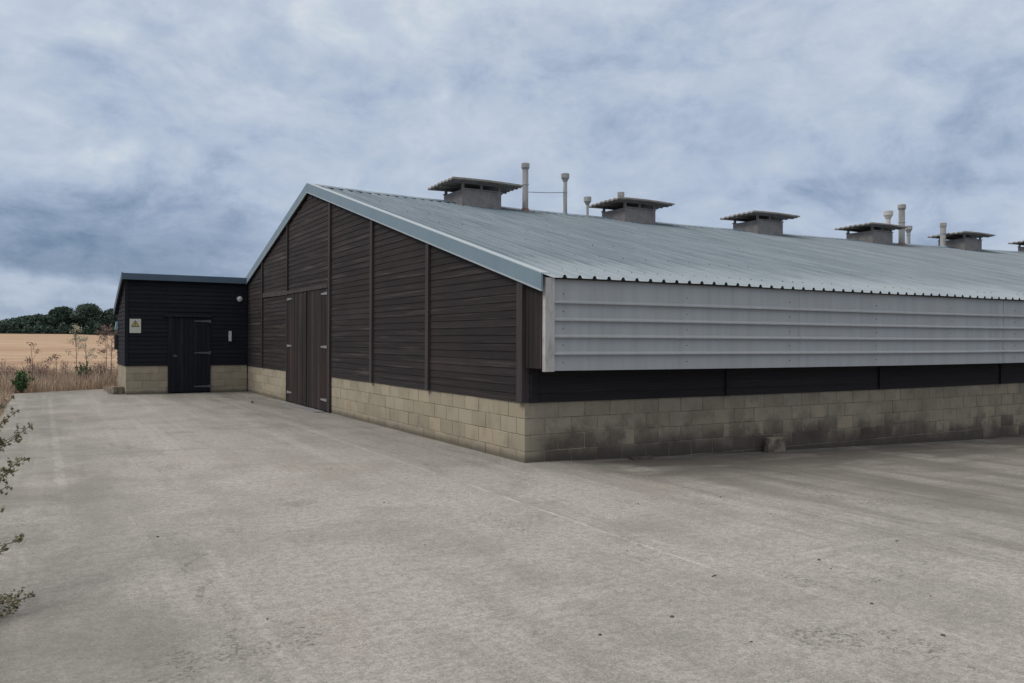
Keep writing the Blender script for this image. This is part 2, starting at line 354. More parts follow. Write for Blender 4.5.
# ------------------------------------------------------------------ the shed's own level line and the yard's fall
def g(x):
    x = max(0.0, min(x, 32.0)); return -.0069*x + .0005*x*x + .0113*(1-math.exp(-x/3))
def zg(x):
    if x <= 0: return 0.0
    x2 = min(x, 30); return (-.0313*x2 + .0004*x2*x2)*min(1.0, x/1.0) - max(0, x-30)*.008
W2 = 10.2675; W = 2*W2; L = 60.0; HB = .82; OFF = .4545; HE = 2.555; HR = 5.35
SL = (HR-HE)/(W2+OFF)
def zroof(x, y):                       # top of the sheeting pan
    t = (min(y, W-y)+OFF)/(W2+OFF)
    return HE + SL*(min(y, W-y)+OFF) + g(x) + math.exp(-max(x, 0)/2.6)*(-.035*(1-t)+.10*t)
def xs(a, b, step):
    n = max(1, round((b-a)/step)); return [a+(b-a)*i/n for i in range(n+1)]

# ------------------------------------------------------------------ ground, field, yard
def gz(x, y):
    base = -.06
    if x > 0: base += zg(x)*max(0, 1-max(0, -1*(y+40))/40)
    t = min(1, max(0, (y-35)/190)); t = t*t*(3-2*t)
    return base + 2.75*t
gx_ = [-3000, -1500, -800, -400, -200, -100, -60, -40, -25, -15, -10, -6, -3] + [i*2.0 for i in range(0, 17)] + [36, 42, 50, 60, 70, 90, 130, 200, 400, 800, 1500, 3000]
gy_ = [-3000, -1500, -700, -300, -150, -80, -50, -30, -20, -10, 0, 10, 20, 26, 35, 45, 60, 80, 100, 120, 140, 160, 180, 200, 225, 300, 500, 900, 1600, 3000]
mb = MB(); nx = len(gx_)
for y in gy_:
    for x in gx_: mb.v.append((x, y, gz(x, y)))
for j in range(len(gy_)-1):
    for i in range(nx-1):
        a = j*nx+i; mb.f.append((a, a+1, a+1+nx, a+nx)); mb.m.append(0 if gy_[j] >= 26 else 1); mb.r.append(.5)
ground = mb.build('ground', [M_field, M_verge], kind='structure')

# yard slab, left edge at x = -6.45, a slanting far edge beside the annex
def yfar(x):
    if x < -3.53: return 19.1 + (x+6.48)*.516
    if x < 0: return 22
    return 0.0
mb = MB()
XS = [-6.45, -5.8, -5.0, -4.2, -3.53, -2.8, -2, -1, 0] + [.25*i for i in range(1, 9)] + [2+1.0*i for i in range(1, 60)]
for a, b in zip(XS, XS[1:]):
    ya_, yb_ = (yfar(a+1e-4), yfar(b-1e-4))
    ja, jb = ((-2.0 if b <= 0 else -2.0), -2.0)
    ys = [-45, -30, -20, -14, -8, -4]
    for y0, y1 in zip(ys, ys[1:]):
        mb.face([(a, y0, zg(a)), (b, y0, zg(b)), (b, y1, zg(b)), (a, y1, zg(a))])
    mb.face([(a, -4, zg(a)), (b, -4, zg(b)), (b, yb_ if b <= 0 else .1, zg(b)), (a, ya_ if b <= 0 else .1, zg(a))])
# slab edge
rim = [(-6.45, -45), (-6.45, yfar(-6.45)), (-3.53, yfar(-3.5301))]
for p, q2 in zip(rim, rim[1:]):
    mb.face([(p[0], p[1], -.12), (q2[0], q2[1], -.12), (q2[0], q2[1], 0), (p[0], p[1], 0)])
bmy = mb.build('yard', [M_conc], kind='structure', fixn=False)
bm = bmesh.new(); bm.from_mesh(bmy.data); bmesh.ops.remove_doubles(bm, verts=bm.verts, dist=.001); bmesh.ops.recalc_face_normals(bm, faces=bm.faces); bm.to_mesh(bmy.data); bm.free()

# ------------------------------------------------------------------ poultry shed
barn = empty('poultry_shed', (0, 0, 0), label='long low farm shed with dark weathered boards, pale block base and blue-grey ribbed metal roof', category='shed')

def blocks(name, parent, axis, fixed, a0, a1, face, depth=.10, gaps=(), top=lambda s: HB, bot=lambda s: 0.0, seed=1):
    """stretcher bond wall. axis 'x' or 'y' is the running direction; face = outward sign on the other axis."""
    rr = random.Random(seed); mb = MB(); H = .225; Lb = .45; J = .005
    ncourse = 6
    for c in range(ncourse):
        s = a0 - (Lb/2 if c % 2 else 0)
        while s < a1:
            e = s+Lb; p0, p1 = max(s, a0), min(e, a1); s = e
            if p1-p0 < .03: continue
            segs = [(p0, p1)]
            for (u, v) in gaps:
                ns = []
                for (m_, n_) in segs:
                    if n_ <= u or m_ >= v: ns.append((m_, n_)); continue
                    if m_ < u: ns.append((m_, u))
                    if n_ > v: ns.append((v, n_))
                segs = ns
            for (m_, n_) in segs:
                if n_-m_ < .02: continue
                tp, tq = top(m_)-c*H, top(n_)-c*H
                bm_ = min(bot(m_), bot(n_))
                if tp < bm_ - .01: continue
                bp, bq = tp-H+2*J*.9, tq-H+2*J*.9
                fr = fixed + face*rr.uniform(-.0025, .0025)
                i0, i1 = m_+J, n_-J
                if m_ == a0: i0 = m_
                if n_ == a1: i1 = n_
                back = fixed - face*depth; B = .004
                def P(sv, ov, z): return (sv, ov, z) if axis == 'x' else (ov, sv, z)
                r = rr.random()
                # front face with tiny arris chamfer
                o4 = [P(i0, fr-face*B, bp), P(i1, fr-face*B, bq), P(i1, fr-face*B, tq), P(i0, fr-face*B, tp)]
                f4 = [P(i0+B, fr, bp+B), P(i1-B, fr, bq+B), P(i1-B, fr, tq-B), P(i0+B, fr, tp-B)]
                b4 = [P(i0, back, bp), P(i1, back, bq), P(i1, back, tq), P(i0, back, tp)]
                b = len(mb.v); mb.v += o4+f4+b4
                for q in ((4, 5, 6, 7), (0, 1, 5, 4), (1, 2, 6, 5), (2, 3, 7, 6), (3, 0, 4, 7), (0, 8, 9, 1), (1, 9, 10, 2), (2, 10, 11, 3), (3, 11, 8, 0)):
                    mb.f.append(tuple(b+i for i in q)); mb.m.append(0); mb.r.append(r)
    # mortar backing
    cuts = sorted([a0+.008, a1-.008]+[v for gp in gaps for v in gp])
    for u, v in zip(cuts[::2], cuts[1::2]):
        for p, q in zip(xs(u, v, 1.0), xs(u, v, 1.0)[1:]):
            f0, f1 = fixed-face*.007, fixed-face*(depth-.01)
            lo, hi = -1.0, 0
            def P(sv, ov, z): return (sv, ov, z) if axis == 'x' else (ov, sv, z)
            mb.hexa([P(p, f0, lo), P(q, f0, lo), P(q, f1, lo), P(p, f1, lo), P(p, f0, top(p)-.004), P(q, f0, top(q)-.004), P(q, f1, top(q)-.004), P(p, f1, top(p)-.004)], 1, .5)
    return mb.build(name, [M_block, M_mortar], parent)

DOOR = (8.66, 12.12)
blocks('block_wall', barn, 'x', 0.0, .101, L, -1, top=lambda s: HB+g(s), bot=zg, seed=3)
blocks('block_wall', barn, 'y', 0.0, 0.0, DOOR[0], -1, seed=4)
blocks('block_wall', barn, 'y', 0.0, DOOR[1], W, -1, seed=41)
blocks('block_wall', barn, 'x', W, .101, L, 1, top=lambda s: HB+g(s), bot=zg, seed=5)
blocks('block_wall', barn, 'y', L, 0.0, W, 1, top=lambda s: HB+g(L), bot=lambda s: zg(L), seed=6)

# inner dark core so that nothing shows through
mb = MB()
sx_ = xs(.08, L-.08, 3.0)
for a, b in zip(sx_, sx_[1:]):
    prof = [(.09, -.9), (W-.09, -.9), (W-.09, 2.5), (W2, 5.15), (.09, 2.5)]
    for i in range(5):
        p, q = prof[i], prof[(i+1) % 5]
        mb.face([(a, p[0], p[1]+g(a)), (b, p[0], p[1]+g(b)), (b, q[0], q[1]+g(b)), (a, q[0], q[1]+g(a))])
for x in (.08, L-.08): mb.face([(x, p[0], p[1]+g(x)) for p in prof])
mb.build('inner_lining', M_void, barn)

# gable cladding: individual lapped boards, split at the posts
def lap_board(mb, x, s, y0, y1, z0, z1, r, jit=0, ny=3, x_out=.018, x_top=.007):
    """board on a wall facing s (-1: towards -x) at plane x"""
    ys = xs(y0, y1, max(.4, (y1-y0)/4))
    for a, b in zip(ys, ys[1:]):
        wa = math.sin(a*1.7+jit*9)*.003; wb = math.sin(b*1.7+jit*9)*.003
        P = [(x+s*(x_out), a, z0+wa), (x+s*(x_out), b, z0+wb), (x+s*.0, b, z0+wb), (x+s*.0, a, z0+wa),
             (x+s*x_top, a, z1+wa), (x+s*x_top, b, z1+wb), (x+s*.0, b, z1+wb), (x+s*.0, a, z1+wa)]
        mb.hexa(P, 0, r)
POSTS = [3.14, 5.84, 8.56, 12.22, 15.04, 17.6]
def gable(xp, s, holes, name):
    mb = MB(); EX = .116; z = HB+.002; i = 0
    edges = [.0]+POSTS+[W]
    rr = random.Random(11)
    while z < HR:
        z1 = z+EX
        ym = max(0.0, (z+.145+.03-HE)/SL-OFF); yM = W-ym
        for a, b in zip(edges, edges[1:]):
            p, q = max(a, ym), min(b, yM)
            if q-p < .03: continue
            if holes and abs(a-8.56) < .01 and z < 2.86:
                continue
            lap_board(mb, xp, s, p, q, z+(0 if xp == 0 else g(xp)), z1+.012+(0 if xp == 0 else g(xp)), min(1, rr.random()*(.9 if a > 7 else .8)+(.25 if 8 < a < 14 and z > 2.9 else 0)), rr.random())
        z = z1
    return mb.build(name, M_clad, barn)
gable(0.0, -1, True, 'board_cladding')
gable(L, 1, False, 'board_cladding')

def zunder(y): return zroof(0, y)-.05
# posts on the gable
for i, y in enumerate([.055]+POSTS):
    mb = MB(); xr = .075 if i == 0 else .02; wd = .075 if i == 0 else (.06 if y < 12 else .035)
    zb = HB+.001 if (i not in (3, 4)) else .015
    mb.hexa([(-.062, y-wd, zb), (-.062, y+wd, zb), (xr, y+wd, zb), (xr, y-wd, zb), (-.062, y-wd, zunder(y-wd)), (-.062, y+wd, zunder(y+wd)), (xr, y+wd, zunder(y+wd)), (xr, y-wd, zunder(y-wd))], 0, .75 if y < 12 else .3)
    mb.build('cladding_post', M_post, barn)
# head board over the big doors
mb = MB()
mb.hexa([(-.075, 8.62, 2.855), (-.075, 12.18, 2.865), (-.015, 12.18, 2.865), (-.015, 8.62, 2.855), (-.07, 8.62, 2.95), (-.07, 12.18, 2.955), (-.015, 12.18, 2.955), (-.015, 8.62, 2.95)], 0, .6)
mb.build('door_head', M_post, barn)
mb = MB()
mb.hexa([(-.045, 12.26, 2.86), (-.045, 15.0, 2.90), (-.01, 15.0, 2.9), (-.01, 12.26, 2.86), (-.04, 12.26, 3.0), (-.04, 15.0, 3.03), (-.01, 15.0, 3.03), (-.01, 12.26, 3.0)], 0, .85)
mb.build('rail', M_post, barn)

# big double doors (two leaves of vertical boards)
def leaf(y0, y1, seed):
    rr = random.Random(seed); mb = MB(); y = y0
    while y < y1-.02:
        wv = min(rr.uniform(.13, .17), y1-y); 
        if y1-(y+wv) < .06: wv = y1-y
        z0 = .03+rr.uniform(0, .02)
        mb.box((-.055-rr.uniform(0, .006), y+.003, z0), (-.02, y+wv-.003, 2.85), 0, rr.random()*.85)
        y += wv
    return mb.build('door', M_vert, barn)
dL = leaf(10.36, 12.14, 5); dR = leaf(8.64, 10.34, 9)
for d, yh, sg in ((dL, 12.12, -1), (dR, 8.66, 1)):
    for z in (.28, 1.5, 2.73):
        mb = MB(); mb.hexa([(-.072, yh, z-.035), (-.072, yh+sg*.45, z-.018), (-.060, yh+sg*.45, z-.018), (-.060, yh, z-.035), (-.072, yh, z+.035), (-.072, yh+sg*.45, z+.018), (-.060, yh+sg*.45, z+.018), (-.060, yh, z+.035)])
        mb.build('hinge', M_hinge if z < 2.8 else M_hinge, d)
mb = MB(); mb.box((-.085, 10.28, 0), (-.058, 10.40, 2.84), 0, .1); mb.build('cover_strip', M_vert, dR)
mb = MB(); mb.box((-.02, 8.64, .0), (0.08, 12.14, 2.86)); mb.build('door_lining', M_void, barn)
mb = MB(); mb.box((-.30, 8.8, .004), (-.06, 12.1, .018), 0, .5); mb.build('threshold', M_hinge, barn)

# long side: lapped boards under the eave, posts, upper plywood
mb = MB(); rr = random.Random(3)
for (yp, s) in ((0.0, -1), (W, 1)):
    z = HB
    while z < 2.45:
        for a, b in zip(xs(.05, L-.05, 3.83), xs(.05, L-.05, 3.83)[1:]):
            r = rr.random()
            mid = xs(a, b, 1.9)
            for p, q in zip(mid, mid[1:]):
                mb.hexa([(p, yp+s*.028, z+g(p)), (q, yp+s*.028, z+g(q)), (q, yp, z+g(q)), (p, yp, z+g(p)), (p, yp+s*.01, z+.14+g(p)), (q, yp+s*.01, z+.14+g(q)), (q, yp, z+.14+g(q)), (p, yp, z+.14+g(p))], 0, r)
        z += .127
mb.build('side_cladding', M_clad_low, barn)
mb = MB(); mb.box((.0755, -.05, HB+.003), (.10, .015, 2.5)); mb.build('corner_fillet', M_clad_low, barn)
for x in [.127, 3.75, 7.57, 11.5, 15.4, 19.2, 23.1, 26.9, 30.8]:
    mb = MB(); mb.box((x-.05, -.06, HB+g(x)+.002), (x+.05, .03, 2.5+g(x)), 0, .2); mb.build('side_post', M_clad_low if x > 1 else M_clad, barn)

# baffle: ribbed pale sheeting hung in front of the long side, horizontal ribs
def zpan(x, t): return (1.272+g(x))*(1-t)+(2.545+g(x)-.035*math.exp(-x/2.6))*t
prof = []                                       # (height above bottom, outward)
ribz = [.0, .232, .467, .696, .93]
prof.append((0.0, .012)); prof.append((.012, .0)); prof.append((.014, .0))
Ht = 1.272
prof = [(0.0, -.012), (.0, .0), (.035, .0)]
for zc in (.232, .467, .696, .935):
    prof += [(zc-.012, .0), (zc-.014, .046), (zc+.004, .046), (zc+.034, .0)]
prof = [p for p in prof if p[0] < Ht]
prof += [(Ht, 0.0)]
mb = MB(); S = xs(.155, L, .9)
for a, b in zip(S, S[1:]):
    for p, q in zip(prof, prof[1:]):
        def Z(x, h): return zpan(x, h/Ht)
        wv = lambda x: .004*math.sin(x*1.3)+.003*math.sin(x*3.1)
        mb.face([(a, -OFF-p[1]+wv(a), Z(a, p[0])), (b, -OFF-p[1]+wv(b), Z(b, p[0])), (b, -OFF-q[1]+wv(b), Z(b, q[0])), (a, -OFF-q[1]+wv(a), Z(a, q[0]))])
    mb.face([(a, -OFF+.012, Z(a, 0)), (b, -OFF+.012, Z(b, 0)), (b, -OFF+.012, Z(b, Ht)), (a, -OFF+.012, Z(a, Ht))], 2)
x = .32
while x < L:
    for h in (.11, .35, .58, .81, 1.05):
        mb.tube([(x, -OFF-.010, zpan(x, h/Ht)), (x, -OFF+.005, zpan(x, h/Ht))], [.006, .008], 6, 1)
    x += 2.18
pan = mb.build('eave_baffle', [M_panel, M_screw, M_void], barn)
mb = MB(); mb.box((.005, -OFF-.052, 1.262), (.150, -OFF+.02, 2.50), 0, .5)
mb.build('end_trim', M_chalk, pan)
x = 4.9
while x < L:                                    # lap joints of the sheets
    mb = MB()
    for p, q in zip(prof[1:], prof[2:]):
        mb.hexa([(x, -OFF-p[1]-.0022, zpan(x, p[0]/Ht)), (x+.02, -OFF-p[1]-.0022, zpan(x, p[0]/Ht)), (x+.02, -OFF-p[1]-.0006, zpan(x, p[0]/Ht)), (x, -OFF-p[1]-.0006, zpan(x, p[0]/Ht)),
                 (x, -OFF-q[1]-.0022, zpan(x, q[0]/Ht)), (x+.02, -OFF-q[1]-.0022, zpan(x, q[0]/Ht)), (x+.02, -OFF-q[1]-.0006, zpan(x, q[0]/Ht)), (x, -OFF-q[1]-.0006, zpan(x, q[0]/Ht))])
    mb.build('sheet_lap', M_panel, pan); x += 5.9
# side cheek closing the baffle in the gable plane (vertical boards)
mb = MB(); y = -OFF+.025; rr = random.Random(8)
while y < -.03:
    y1 = min(y+.105, -.022)
    mb.hexa([(-.01-rr.uniform(0, .006), y+.002, 1.30), (-.01, y1-.002, 1.30), (.03, y1-.002, 1.30), (.03, y+.002, 1.30), (-.01, y+.002, zroof(0, y)-.06), (-.01, y1-.002, zroof(0, y1)-.06), (.03, y1-.002, zroof(0, y1)-.06), (.03, y+.002, zroof(0, y)-.06)], 0, rr.random()*.5+.2)
    y = y1
mb.build('eave_cheek', M_vert, barn)
mb = MB()
for a, b in zip(xs(.04, L, 3), xs(.04, L, 3)[1:]):
    mb.hexa([(a, -OFF+.02, 1.40+g(a)), (b, -OFF+.02, 1.40+g(b)), (b, -.03, 1.40+g(b)), (a, -.03, 1.40+g(a)), (a, -OFF+.02, 1.42+g(a)), (b, -OFF+.02, 1.42+g(b)), (b, -.03, 1.42+g(b)), (a, -.03, 1.42+g(a))])
mb.build('baffle_soffit', M_void, barn)

# roof: trapezoidal ribs every 0.243 m running up the slope
PITCH = .2433; RH = .040
def roof_half(far, mb):
    X0 = -.02; n = int((L-X0)/PITCH)
    pr = []
    for i in range(n):
        x = X0+.115+i*PITCH
        pr += [(x, 0), (x+PITCH-.085, 0), (x+PITCH-.064, RH), (x+PITCH-.030, RH)]
        if i == n-1: pr += [(x+PITCH-.009, 0)]
        else: pr[-1:] = [(x+PITCH-.030, RH)]; pr += [(x+PITCH-.009, 0)]
    ysn = [-OFF-.075, .8, 2.4, 4.0, 5.6, 7.2, 8.8, W2]
    ysn = [(y if not far else W-y) for y in ysn]
    rows = []
    for y in ysn:
        base = len(mb.v)
        for (x, h) in pr:
            dip = .004*math.sin(x*.9+y*.7)+.003*math.sin(x*2.3-y)
            mb.v.append((x, y, zroof(x, y)+h+dip))
        rows.append(base)
    for a, b in zip(rows, rows[1:]):
        for i in range(len(pr)-1):
            mb.f.append((a+i, a+i+1, b+i+1, b+i)); mb.m.append(0); mb.r.append(.5)
    # open rib ends at the eave, their shade put in as near-black faces
    y = ysn[0]; yy = y+(.02 if not far else -.02)
    for i in range(len(pr)-1):
        (xa, ha), (xb, hb) = pr[i], pr[i+1]
        if ha == 0 and hb == 0: continue
        mb.face([(xa, yy, zroof(xa, y)-.004), (xb, yy, zroof(xb, y)-.004), (xb, yy, zroof(xb, y)+hb), (xa, yy, zroof(xa, y)+ha)], 2)
    return pr
mb = MB(); pr = roof_half(False, mb); roof_half(True, mb)
# underside so that the sheet reads as closed from below
for a, b in zip(xs(0, L, 1.5), xs(0, L, 1.5)[1:]):
    for s in (0, 1):
        y0 = -OFF-.05; f = (lambda y: y) if not s else (lambda y: W-y)
        for u, v in ((y0, W2*.5), (W2*.5, W2)):
            mb.face([(a, f(u), zroof(a, u)-.022), (b, f(u), zroof(b, u)-.022), (b, f(v), zroof(b, v)-.022), (a, f(v), zroof(a, v)-.022)], 2)
# screws on the ribs
rr = random.Random(2)
for i in range(0, int(L/PITCH)):
    x = -.02+.115+i*PITCH+PITCH-.047
    for y in (-.1, 1.35, 2.9, 4.45, 6.0, 7.55, 9.1):
        if (i % 2 and y > 0) or x > 34 or x < .3 or rr.random() < .25: continue
        z = zroof(x, y)+RH
        mb.tube([(x, y, z-.004), (x, y, z+.010)], [.013, .009], 5, 1)
roof = mb.build('roof', [M_roof, M_screw, M_void], barn, fixn=False)
# ridge capping
mb = MB()
for a, b in zip(xs(-.03, L, .75), xs(-.03, L, .75)[1:]):
    for s in (-1, 1):
        pts = [(W2, .062), (W2+s*.05, .058), (W2+s*.24, .046), (W2+s*.245, .030)]
        for p, q in zip(pts, pts[1:]):
            def Z(x, yy, h): return zroof(x, yy)+h+.004*math.sin(x*4)
            mb.face([(a, p[0], Z(a, p[0], p[1])), (b, p[0], Z(b, p[0], p[1])), (b, q[0], Z(b, q[0], q[1])), (a, q[0], Z(a, q[0], q[1]))])
mb.build('ridge_cap', M_roof, roof, fixn=False)

# verge flashings along both rakes of the gables
def verge(sgn, x0=0.0, d=-1):
    mb = MB(); ys = [-OFF-.085, W2*.25, W2*.5, W2*.75, W2]
    f = (lambda y: y) if sgn < 0 else (lambda y: W-y)
    for a, b in zip(ys, ys[1:]):
        za, zb = zroof(x0, a), zroof(x0, b)
        X1, X2, X3 = x0+d*.085, x0+d*.060, x0-d*.06
        def sec(y, z, A, B, lo, hi):
            return [(A, f(y), z+lo), (B, f(y), z+lo), (B, f(y), z+hi), (A, f(y), z+hi)]
        def bar(A, B, lo, hi, m):
            s0, s1 = sec(a, za, A, B, lo, hi), sec(b, zb, A, B, lo, hi)
            mb.hexa([s0[0], s0[1], s1[1], s1[0], s0[3], s0[2], s1[2], s1[3]], m, .5)
        bar(X1, X2, -.155, .052, 0)             # face
        bar(X1-.0*d, X3, .0525, .062, 1)        # top fold over the first rib
        bar(X1+d*.006, X2, -.180, -.1555, 1)    # lower lip
        if a > -.2: bar(X2, x0-d*.02, -.15, -.03, 2)        # shadow board behind
    return mb.build('verge_flashing', [M_trim, M_trimlt, M_void], barn)
verge(-1); verge(1); verge(-1, L, 1); verge(1, L, 1)

# ridge ventilators
def ventilator():
    v = empty('roof_ventilator'); v.parent = barn
    mb = MB()       # upstand box: four boards round an open throat, bottom cut to straddle the ridge
    x0, x1, y0, y1, zt = 0, 1.18, -.62, .50, .30
    zb = lambda y: -abs(y)*SL-.03
    for (a, b, c, d) in ((x0, x1, y0, y0+.03), (x0, x1, y1-.03, y1)):
        mb.hexa([(a, c, zb(c)), (b, c, zb(c)), (b, d, zb(d)), (a, d, zb(d)), (a, c, zt), (b, c, zt), (b, d, zt), (a, d, zt)], 0, .5)
    for a in (x0, x1-.03):
        for (c, d) in ((y0+.03, 0), (0, y1-.03)):
            mb.hexa([(a+.001, c, zb(c)), (a+.029, c, zb(c)), (a+.029, d, zb(d)), (a+.001, d, zb(d)), (a+.001, c, zt-.002), (a+.029, c, zt-.002), (a+.029, d, zt-.002), (a+.001, d, zt-.002)], 0, .5)
    mb.box((x0-.02, y0-.02, zt), (x1+.02, y0+.05, zt+.03), 0, .5); mb.box((x0-.02, y1-.05, zt), (x1+.02, y1+.02, zt+.03), 0, .5)
    mb.box((x0+.03, y0+.03, -.05), (x1-.03, y1-.03, .06), 1, .5)
    mb.build('upstand', [M_vbox, M_void], v)
    for (px_, py_) in ((.04, -.57), (1.14, -.57), (.04, .45), (1.14, .45), (.59, -.57)):
        mb = MB(); mb.box((px_-.032, py_-.032, zt+.03), (px_+.032, py_+.032, .50-(.05 if py_ > 0 else 0)), 0, .3); mb.build('prop', M_vbox, v)
    mb = MB(); nseg = 15; ya_, yb_ = -.86, .74
    xa, xb = -.38, 1.74
    prv = []
    for i in range(nseg*4+1):
        y = ya_+(yb_-ya_)*i/(nseg*4); ph = (i % 8)/8*2*math.pi
        prv.append((y, .575-.055*(y-ya_)/(yb_-ya_)-.02*abs(y)+.014*math.sin(ph)))
    for (y, z), (y2, z2) in zip(prv, prv[1:]):
        segs = xs(xa, xb, .5)
        for p, q in zip(segs, segs[1:]):
            sag = lambda x: -.018*((x-.58)/.99)**2
            mb.hexa([(p, y, z-.045+sag(p)), (q, y, z-.045+sag(q)), (q, y2, z2-.045+sag(q)), (p, y2, z2-.045+sag(p)), (p, y, z+sag(p)), (q, y, z+sag(q)), (q, y2, z2+sag(q)), (p, y2, z2+sag(p))], 0, .5)
    for y in (-.62, 0, .45):
        mb.box((xa+.05, y-.03, .445-.04*(y+.45)), (xb-.05, y+.03, .505-.04*(y+.45)), 1, .4)
    mb.build('canopy', [M_canopy, M_vbox], v)
    return v
vp = ventilator()
vx = [(3.86, 0), (9.24, .0), (14.78, .04), (20.70, .05), (26.5, .05), (32.5, .05), (38, 0), (43.5, 0), (49, 0), (54.5, 0)]
for i, (x, dz) in enumerate(vx):
    v = vp if i == 0 else copy_tree(vp, barn)
    v.location = (x, W2, zroof(x, W2)+dz-.01); v.rotation_euler.z = R((0, .8, -.7, .5, -.4)[i % 5])

# flue pipes near the ridge
def flue(x, y, h, rad, capr, caph, m, red=False, style=0):
    zb = zroof(x, y)
    f = empty('flue_pipe', (x, y, zb)); f.parent = barn
    mb = MB(); mb.tube([(0, 0, -.12), (0, 0, h-caph*.75)], [rad, rad*.98], 14); mb.tube([(0, 0, h*.55), (0, 0, h*.55+.03)], [rad*1.12]*2, 14)
    mb.build('pipe', m, f)
    mb = MB()
    if style == 0: mb.tube([(0, 0, h-caph), (0, 0, h-caph*.72), (0, 0, h-.02), (0, 0, h)], [rad*1.02, capr, capr, capr*.86], 14)
    else:
        mb.tube([(0, 0, h-caph*.85), (0, 0, h-caph*.45), (0, 0, h-caph*.449), (0, 0, h)], [rad*1.0, capr*.93, capr, capr], 14)
    mb.build('cowl', m, f)
    mb = MB(); mb.tube([(0, 0, -.04), (0, 0, .10)], [rad*1.9, rad*1.08], 14); mb.build('collar', M_red if red else M_trim, f)
flue(5.99, W2-.30, 1.36, .086, .118, .18, M_pipe, True)
flue(7.33, W2-.30, 1.21, .058, .120, .28, M_pipe, False, 1)
flue(8.51, W2+.25, .72, .038, .115, .30, M_pipe, False, 1)
flue(10.04, W2+.60, 1.15, .055, .11, .26, M_pipe, False, 1)
flue(22.06, W2-.30, 1.26, .085, .17, .36, M_pipept, False, 1)
flue(22.88, W2-.30, 1.58, .115, .15, .22, M_pipe, True)
flue(23.9, W2+.10, .80, .07, .14, .32, M_pipe, False, 1)
flue(25.94, W2-.05, 1.02, .11, .13, .2, M_pipe)
mb = MB(); mb.tube([(5.99+.09, W2-.30, 5.83), (6.7, W2-.3, 5.87), (7.33-.05, W2-.30, 5.93)], [.009, .009, .009], 5); mb.build('stay_wire', M_wire, barn)

# ------------------------------------------------------------------ black annex lean-to
YA = 17.13; LA = 3.53; ZF, ZBK = 3.58, 2.62; YB = 20.0
ann = empty('lean_to_annex', (0, 0, 0), label='small black-boarded lean-to annex with block base at the far end of the shed', category='annex')
DX = (-2.37, -1.14)
blocks('block_wall', ann, 'x', YA, -LA, DX[0], -1, top=lambda s: .85, seed=13)
blocks('block_wall', ann, 'x', YA, DX[1], -.03, -1, top=lambda s: .85, seed=131)
blocks('block_wall', ann, 'y', -LA, YA+.101, YB, -1, top=lambda s: .85, seed=14)
mb = MB(); z = .852; rr = random.Random(4)
while z < ZF-.1:
    for a, b in ((-LA, DX[0]-.0), (DX[0], DX[1]), (DX[1], -.03)):
        if a == DX[0] and z < 2.44: continue
        z1 = min(z+.127+.012, ZF-.02)
        mb.hexa([(a, YA-.028, z), (b, YA-.028, z), (b, YA, z), (a, YA, z), (a, YA-.01, z1), (b, YA-.01, z1), (b, YA, z1), (a, YA, z1)], 0, rr.random()*.8)
    z += .127
z = .852
while z < ZF-.15:                                 # side boards, clipped by the falling roof
    ymax = min(YB, YA+(ZF-.12-z-.1)/((ZF-ZBK)/(YB-YA)))
    if ymax > YA+.05:
        mb.hexa([(-LA-.028, YA, z), (-LA-.028, ymax, z), (-LA, ymax, z), (-LA, YA, z), (-LA-.01, YA, z+.139), (-LA-.01, ymax, z+.139), (-LA, ymax, z+.139), (-LA, YA, z+.139)], 0, rr.random()*.8)
    z += .127
mb.build('board_cladding', M_black, ann)
mb = MB(); mb.hexa([(-LA+.09, YA+.09, -.2), (-.02, YA+.09, -.2), (-.02, YB-.02, -.2), (-LA+.09, YB-.02, -.2), (-LA+.09, YA+.09, ZF-.12), (-.02, YA+.09, ZF-.12), (-.02, YB-.02, ZBK-.12), (-LA+.09, YB-.02, ZBK-.12)])
mb.box((-LA+.001, YA+.001, .86), (-.03, YA+.09, ZF-.14)); mb.box((-LA+.001, YA+.09, .86), (-LA+.09, YB-.02, ZBK-.13))
mb.build('inner_lining', M_void, ann)
mb = MB(); mb.box((-LA-.034, YA-.036, .86), (-LA+.06, YA+.05, ZF-.14), 0, .6); mb.build('corner_board', M_black, ann)
# roof and fascia
mb = MB(); n = 15
for i in range(n):
    a = -LA-.10+i*(LA+.07)/n; b = a+(LA+.07)/n
    pr2 = [(a, 0), (b-.07, 0), (b-.05, .03), (b-.02, .03), (b, 0)]
    for p, q in zip(pr2, pr2[1:]):
        mb.face([(p[0], YA-.12, ZF+.0+p[1]), (q[0], YA-.12, ZF+q[1]), (q[0], YB+.12, ZBK-.02+q[1]), (p[0], YB+.12, ZBK-.02+p[1])])
mb.build('roof', M_roof, ann, fixn=False)
mb = MB(); mb.box((-LA-.13, YA-.15, 3.425), (-.07, YA-.115, 3.612)); mb.build('fascia', M_trimdk, ann)
mb = MB(); mb.hexa([(-LA-.13, YA-.114, 3.43), (-LA-.101, YA-.114, 3.43), (-LA-.101, YB+.12, ZBK-.19), (-LA-.13, YB+.12, ZBK-.19), (-LA-.13, YA-.114, 3.64), (-LA-.101, YA-.114, 3.64), (-LA-.101, YB+.12, ZBK+.04), (-LA-.13, YB+.12, ZBK+.04)]); mb.build('verge_flashing', M_trimdk, ann)
mb = MB(); mb.hexa([(-LA-.10, YA-.114, 3.45), (-.04, YA-.114, 3.45), (-.04, YB+.1, ZBK-.17), (-LA-.10, YB+.1, ZBK-.17), (-LA-.10, YA-.114, ZF-.004), (-.04, YA-.114, ZF-.004), (-.04, YB+.1, ZBK-.03), (-LA-.10, YB+.1, ZBK-.03)]); mb.build('roof_deck', M_void, ann)
